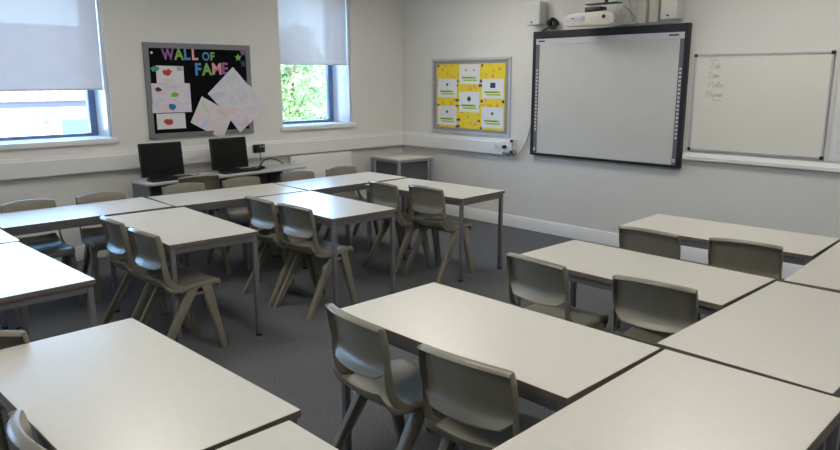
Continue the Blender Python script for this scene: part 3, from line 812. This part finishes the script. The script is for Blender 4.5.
# cable bundle on the top of the board
b = MB(); rd = random.Random(3)
for k in range(9):
    ph = rd.uniform(0, 6.28); r1, r2 = rd.uniform(.03, .058), rd.uniform(.03, .055); tl = rd.uniform(-.5, .5)
    b.tube([(-.05 + .022 * math.sin(2 * t_ + ph) , -2.395 + r1 * math.cos(t_) , 2.25 + r2 * math.sin(t_) + tl * .02 * math.cos(t_)) for t_ in [i * 2 * math.pi / 14 for i in range(14)]], .011, 6, True)
b.tube([(-.05, -2.36, 2.215), (-.05, -2.31, 2.20), (-.05, -2.27, 2.187)], .008, 6)
o = b.build('cable_bundle', M['black']); tag(o, 'tangled black cable bundle on top of the interactive board by the left speaker', 'cable')
# projector mounting column
e = empty_r('projector_bracket', -3.24, 2.19, 'pale wall plate and channel carrying the projector arm', 'bracket')
MB().box(-.115, -.05, .005, .11, -.001, .70, .004).build('wall_plate', M['offwh'], e)
MB().box(.112, -.045, .012, .205, -.001, .755, .004).box(.235, -.045, .012, .325, -.001, .755, .004).build('cable_channel', M['cream'], e)
MB().box(-.14, -.40, .315, -.06, -.052, .375, .006).build('arm', M['offwh'], e)
MB().box(-.30, -.30, .190, .04, -.18, .199, .003).tube([(-.1, -.24, .199), (-.1, -.24, .315)], .018, 10).build('mount_plate', M['blackfr'], e)
# projector
e = empty_r('projector', -3.055, 2.172, 'white short-throw projector hanging above the interactive board', 'projector', x=-.24)
pr = [(-.27, .03), (-.25, .015), (.20, 0), (.255, .02), (.268, .07), (.25, .115), (.19, .135), (-.18, .125), (-.25, .115), (-.272, .08)]
MB().prism(pr, -.16, .05, 'y', .012).build('casing', M['cream'], e)
MB().box(-.262, -.168, .055, -.045, -.1605, .105, .003).build('front_strip', M['strip'], e)
MB().box(-.19, -.171, .076, -.15, -.1685, .084).build('badge', M['dark'], e)
MB().tube([(.165, -.1605, .082), (.165, -.172, .082)], .017, 14).build('lens', M['black'], e)
q = MB()
for k in range(6): q.box(.2685, -.125 + k * .027, .035, .271, -.125 + k * .027 + .016, .10)
q.box(.258, -.135, .03, .2683, .035, .105).build('vent_grille', M['cable'], e)
MB().box(-.12, -.05, .134, .05, .07, .1875, .006).build('mount_block', M['blackfr'], e)
o = MB().tube([(-.25, -3.30, 2.29), (-.30, -3.36, 2.35), (-.2, -3.385, 2.29), (-.1, -3.37, 2.25), (-.068, -3.33, 2.22), (-.068, -3.30, 2.30), (-.068, -3.28, 2.42)], .006).build('projector_cable', M['cable'])
tag(o, 'pale cable looping from the projector to the wall plate', 'cable')

# ------------------------------------------------------------------ outside
GZ = -2.6
o = MB().box(-60, .6, GZ - .2, 60, 70, GZ).build('ground', M['asphalt']); struct(o)
e = empty('outside_building', (-3.5, 14, GZ), 0, 'white low building with tiled roof seen through the left window', 'building')
h = .95 - GZ
MB().box(-9, 0, 0, 6.2, 7, h).build('wall', M['bwall'], e)
MB().box(-9.3, -.35, h, 6.5, -.15, h + .16).build('fascia', M['fascia'], e)
MB().prism([(-.40, h + .16), (3.5, h + 2.4), (7.4, h + .16)], -9.3, 6.5, 'x').build('roof', M['roof'], e)
def win_out(x0, z0, x1, z1):
    f = MB().ring(rect(x0, z0, x1, z1), rect(x0 + .06, z0 + .06, x1 - .06, z1 - .06), -.03, -.001, 'y').build('window_frame', M['bwall'], e)
    MB().box(x0 + .05, -.02, z0 + .05, x1 - .05, -.005, z1 - .05).build('pane', M['bglass'], f)
win_out(3.40, .12 - GZ, 4.6, .66 - GZ)
win_out(2.93, .40 - GZ, 3.22, .67 - GZ)
for x0 in (-7.5, -5.2, -2.9, -.6): win_out(x0, -.3 - GZ, x0 + 1.2, .62 - GZ)
def tree(x, y, z, s, n, seed, lab):
    rd = random.Random(seed); e = empty('tree', (x, y, GZ), 0, lab, 'tree', 'trees outside the window')
    MB().tube([(0, 0, 0), (.05, .02, 1.2), (-.03, 0, 2.4), (.08, .05, z - GZ)], [.2, .16, .13, .05], 9).build('trunk', M['bark'], e)
    br_ = MB()
    cl = []
    for k in range(16):
        a = rd.uniform(0, 6.28); rr = s * rd.uniform(.2, .85); cz = z - GZ + s * rd.uniform(-.9, .9)
        c = Vector((rr * math.cos(a), rr * math.sin(a), cz)); cl.append(c)
        br_.tube([(0, 0, max(1.2, cz - .9)), (c.x * .5, c.y * .5, cz - .35), tuple(c)], [.05, .035, .012], 5)
    br_.build('branches', M['bark'], e)
    f = MB()
    for k in range(n):
        c = rd.choice(cl); d = Vector((rd.gauss(0, 1), rd.gauss(0, 1), rd.gauss(0, 1))).normalized() * s * .42 * rd.random() ** .4
        p = c + d; sz = rd.uniform(.05, .10)
        u = Vector((rd.gauss(0, 1), rd.gauss(0, 1), rd.gauss(0, .6))).normalized(); v = u.orthogonal().normalized(); v.rotate(Matrix.Rotation(rd.uniform(0, 6.28), 3, u))
        w2 = u.cross(v)
        f.face([f.bm.verts.new(p - v * sz), f.bm.verts.new(p + w2 * sz * .5), f.bm.verts.new(p + v * sz), f.bm.verts.new(p - w2 * sz * .5)])
    f.build('foliage', M['leaf'], e)
tree(3.9, 8.5, 1.5, 1.25, 4300, 1, 'leafy green tree close outside the narrow window')
tree(6.6, 12.0, 1.0, 1.7, 5200, 2, 'paler tree further back outside the narrow window')

# ------------------------------------------------------------------ light
wd = bpy.data.worlds.new('World'); SC.world = wd; wd.use_nodes = True
nt = wd.node_tree; bg = nt.nodes['Background']
sky = nt.nodes.new('ShaderNodeTexSky'); sky.sky_type = 'HOSEK_WILKIE'
sky.sun_direction = Vector((-.45, -.62, .64)).normalized(); sky.turbidity = 4.5; sky.ground_albedo = .4
hsv = nt.nodes.new('ShaderNodeHueSaturation'); hsv.inputs['Saturation'].default_value = 1.1
nt.links.new(sky.outputs[0], hsv.inputs['Color']); nt.links.new(hsv.outputs[0], bg.inputs['Color'])
bg.inputs['Strength'].default_value = 16.5
sl = bpy.data.lights.new('sun', 'SUN'); sl.energy = 3.0; sl.angle = R(1); sl.color = (1, .96, .9)
so = bpy.data.objects.new('sun', sl); COL.objects.link(so); so.location = (-10, -20, 20)
so.rotation_euler = Vector((.45, .62, -.64)).to_track_quat('-Z', 'Y').to_euler()
for nm, a, b, z0, z1, fx in WIN:
    pl = bpy.data.lights.new('portal', 'AREA'); pl.shape = 'RECTANGLE'; pl.size = b - a; pl.size_y = z1 - z0; pl.cycles.is_portal = True
    po = bpy.data.objects.new('portal', pl); COL.objects.link(po); po.location = ((a + b) / 2, TH + .02, (z0 + z1) / 2); po.rotation_euler = (R(-90), 0, 0)

# ------------------------------------------------------------------ camera
cam = bpy.data.cameras.new('camera'); co = bpy.data.objects.new('camera', cam); COL.objects.link(co)
yaw, pitch, roll = .8097, .2072, -.0018
F = Vector((math.cos(pitch) * math.cos(yaw), math.cos(pitch) * math.sin(yaw), -math.sin(pitch)))
Rv = Vector((math.sin(yaw), -math.cos(yaw), 0)); U = Rv.cross(F)
R2 = Rv * math.cos(roll) + U * math.sin(roll); U2 = R2.cross(F)
co.matrix_world = Matrix(((R2.x, U2.x, -F.x, -6.2733), (R2.y, U2.y, -F.y, -6.912), (R2.z, U2.z, -F.z, 1.6949), (0, 0, 0, 1)))
cam.sensor_width = 36; cam.lens = 698.08 / 840 * 36; cam.clip_start = .02; cam.clip_end = 300
SC.camera = co
SC.view_settings.view_transform = 'Standard'; SC.view_settings.look = 'None'
SC.view_settings.gamma = 1; SC.view_settings.use_curve_mapping = False
SC.view_settings.exposure = 2.72
SC.cycles.max_bounces = 10; SC.cycles.diffuse_bounces = 6; SC.cycles.transparent_max_bounces = 12
SC.cycles.sample_clamp_indirect = 6
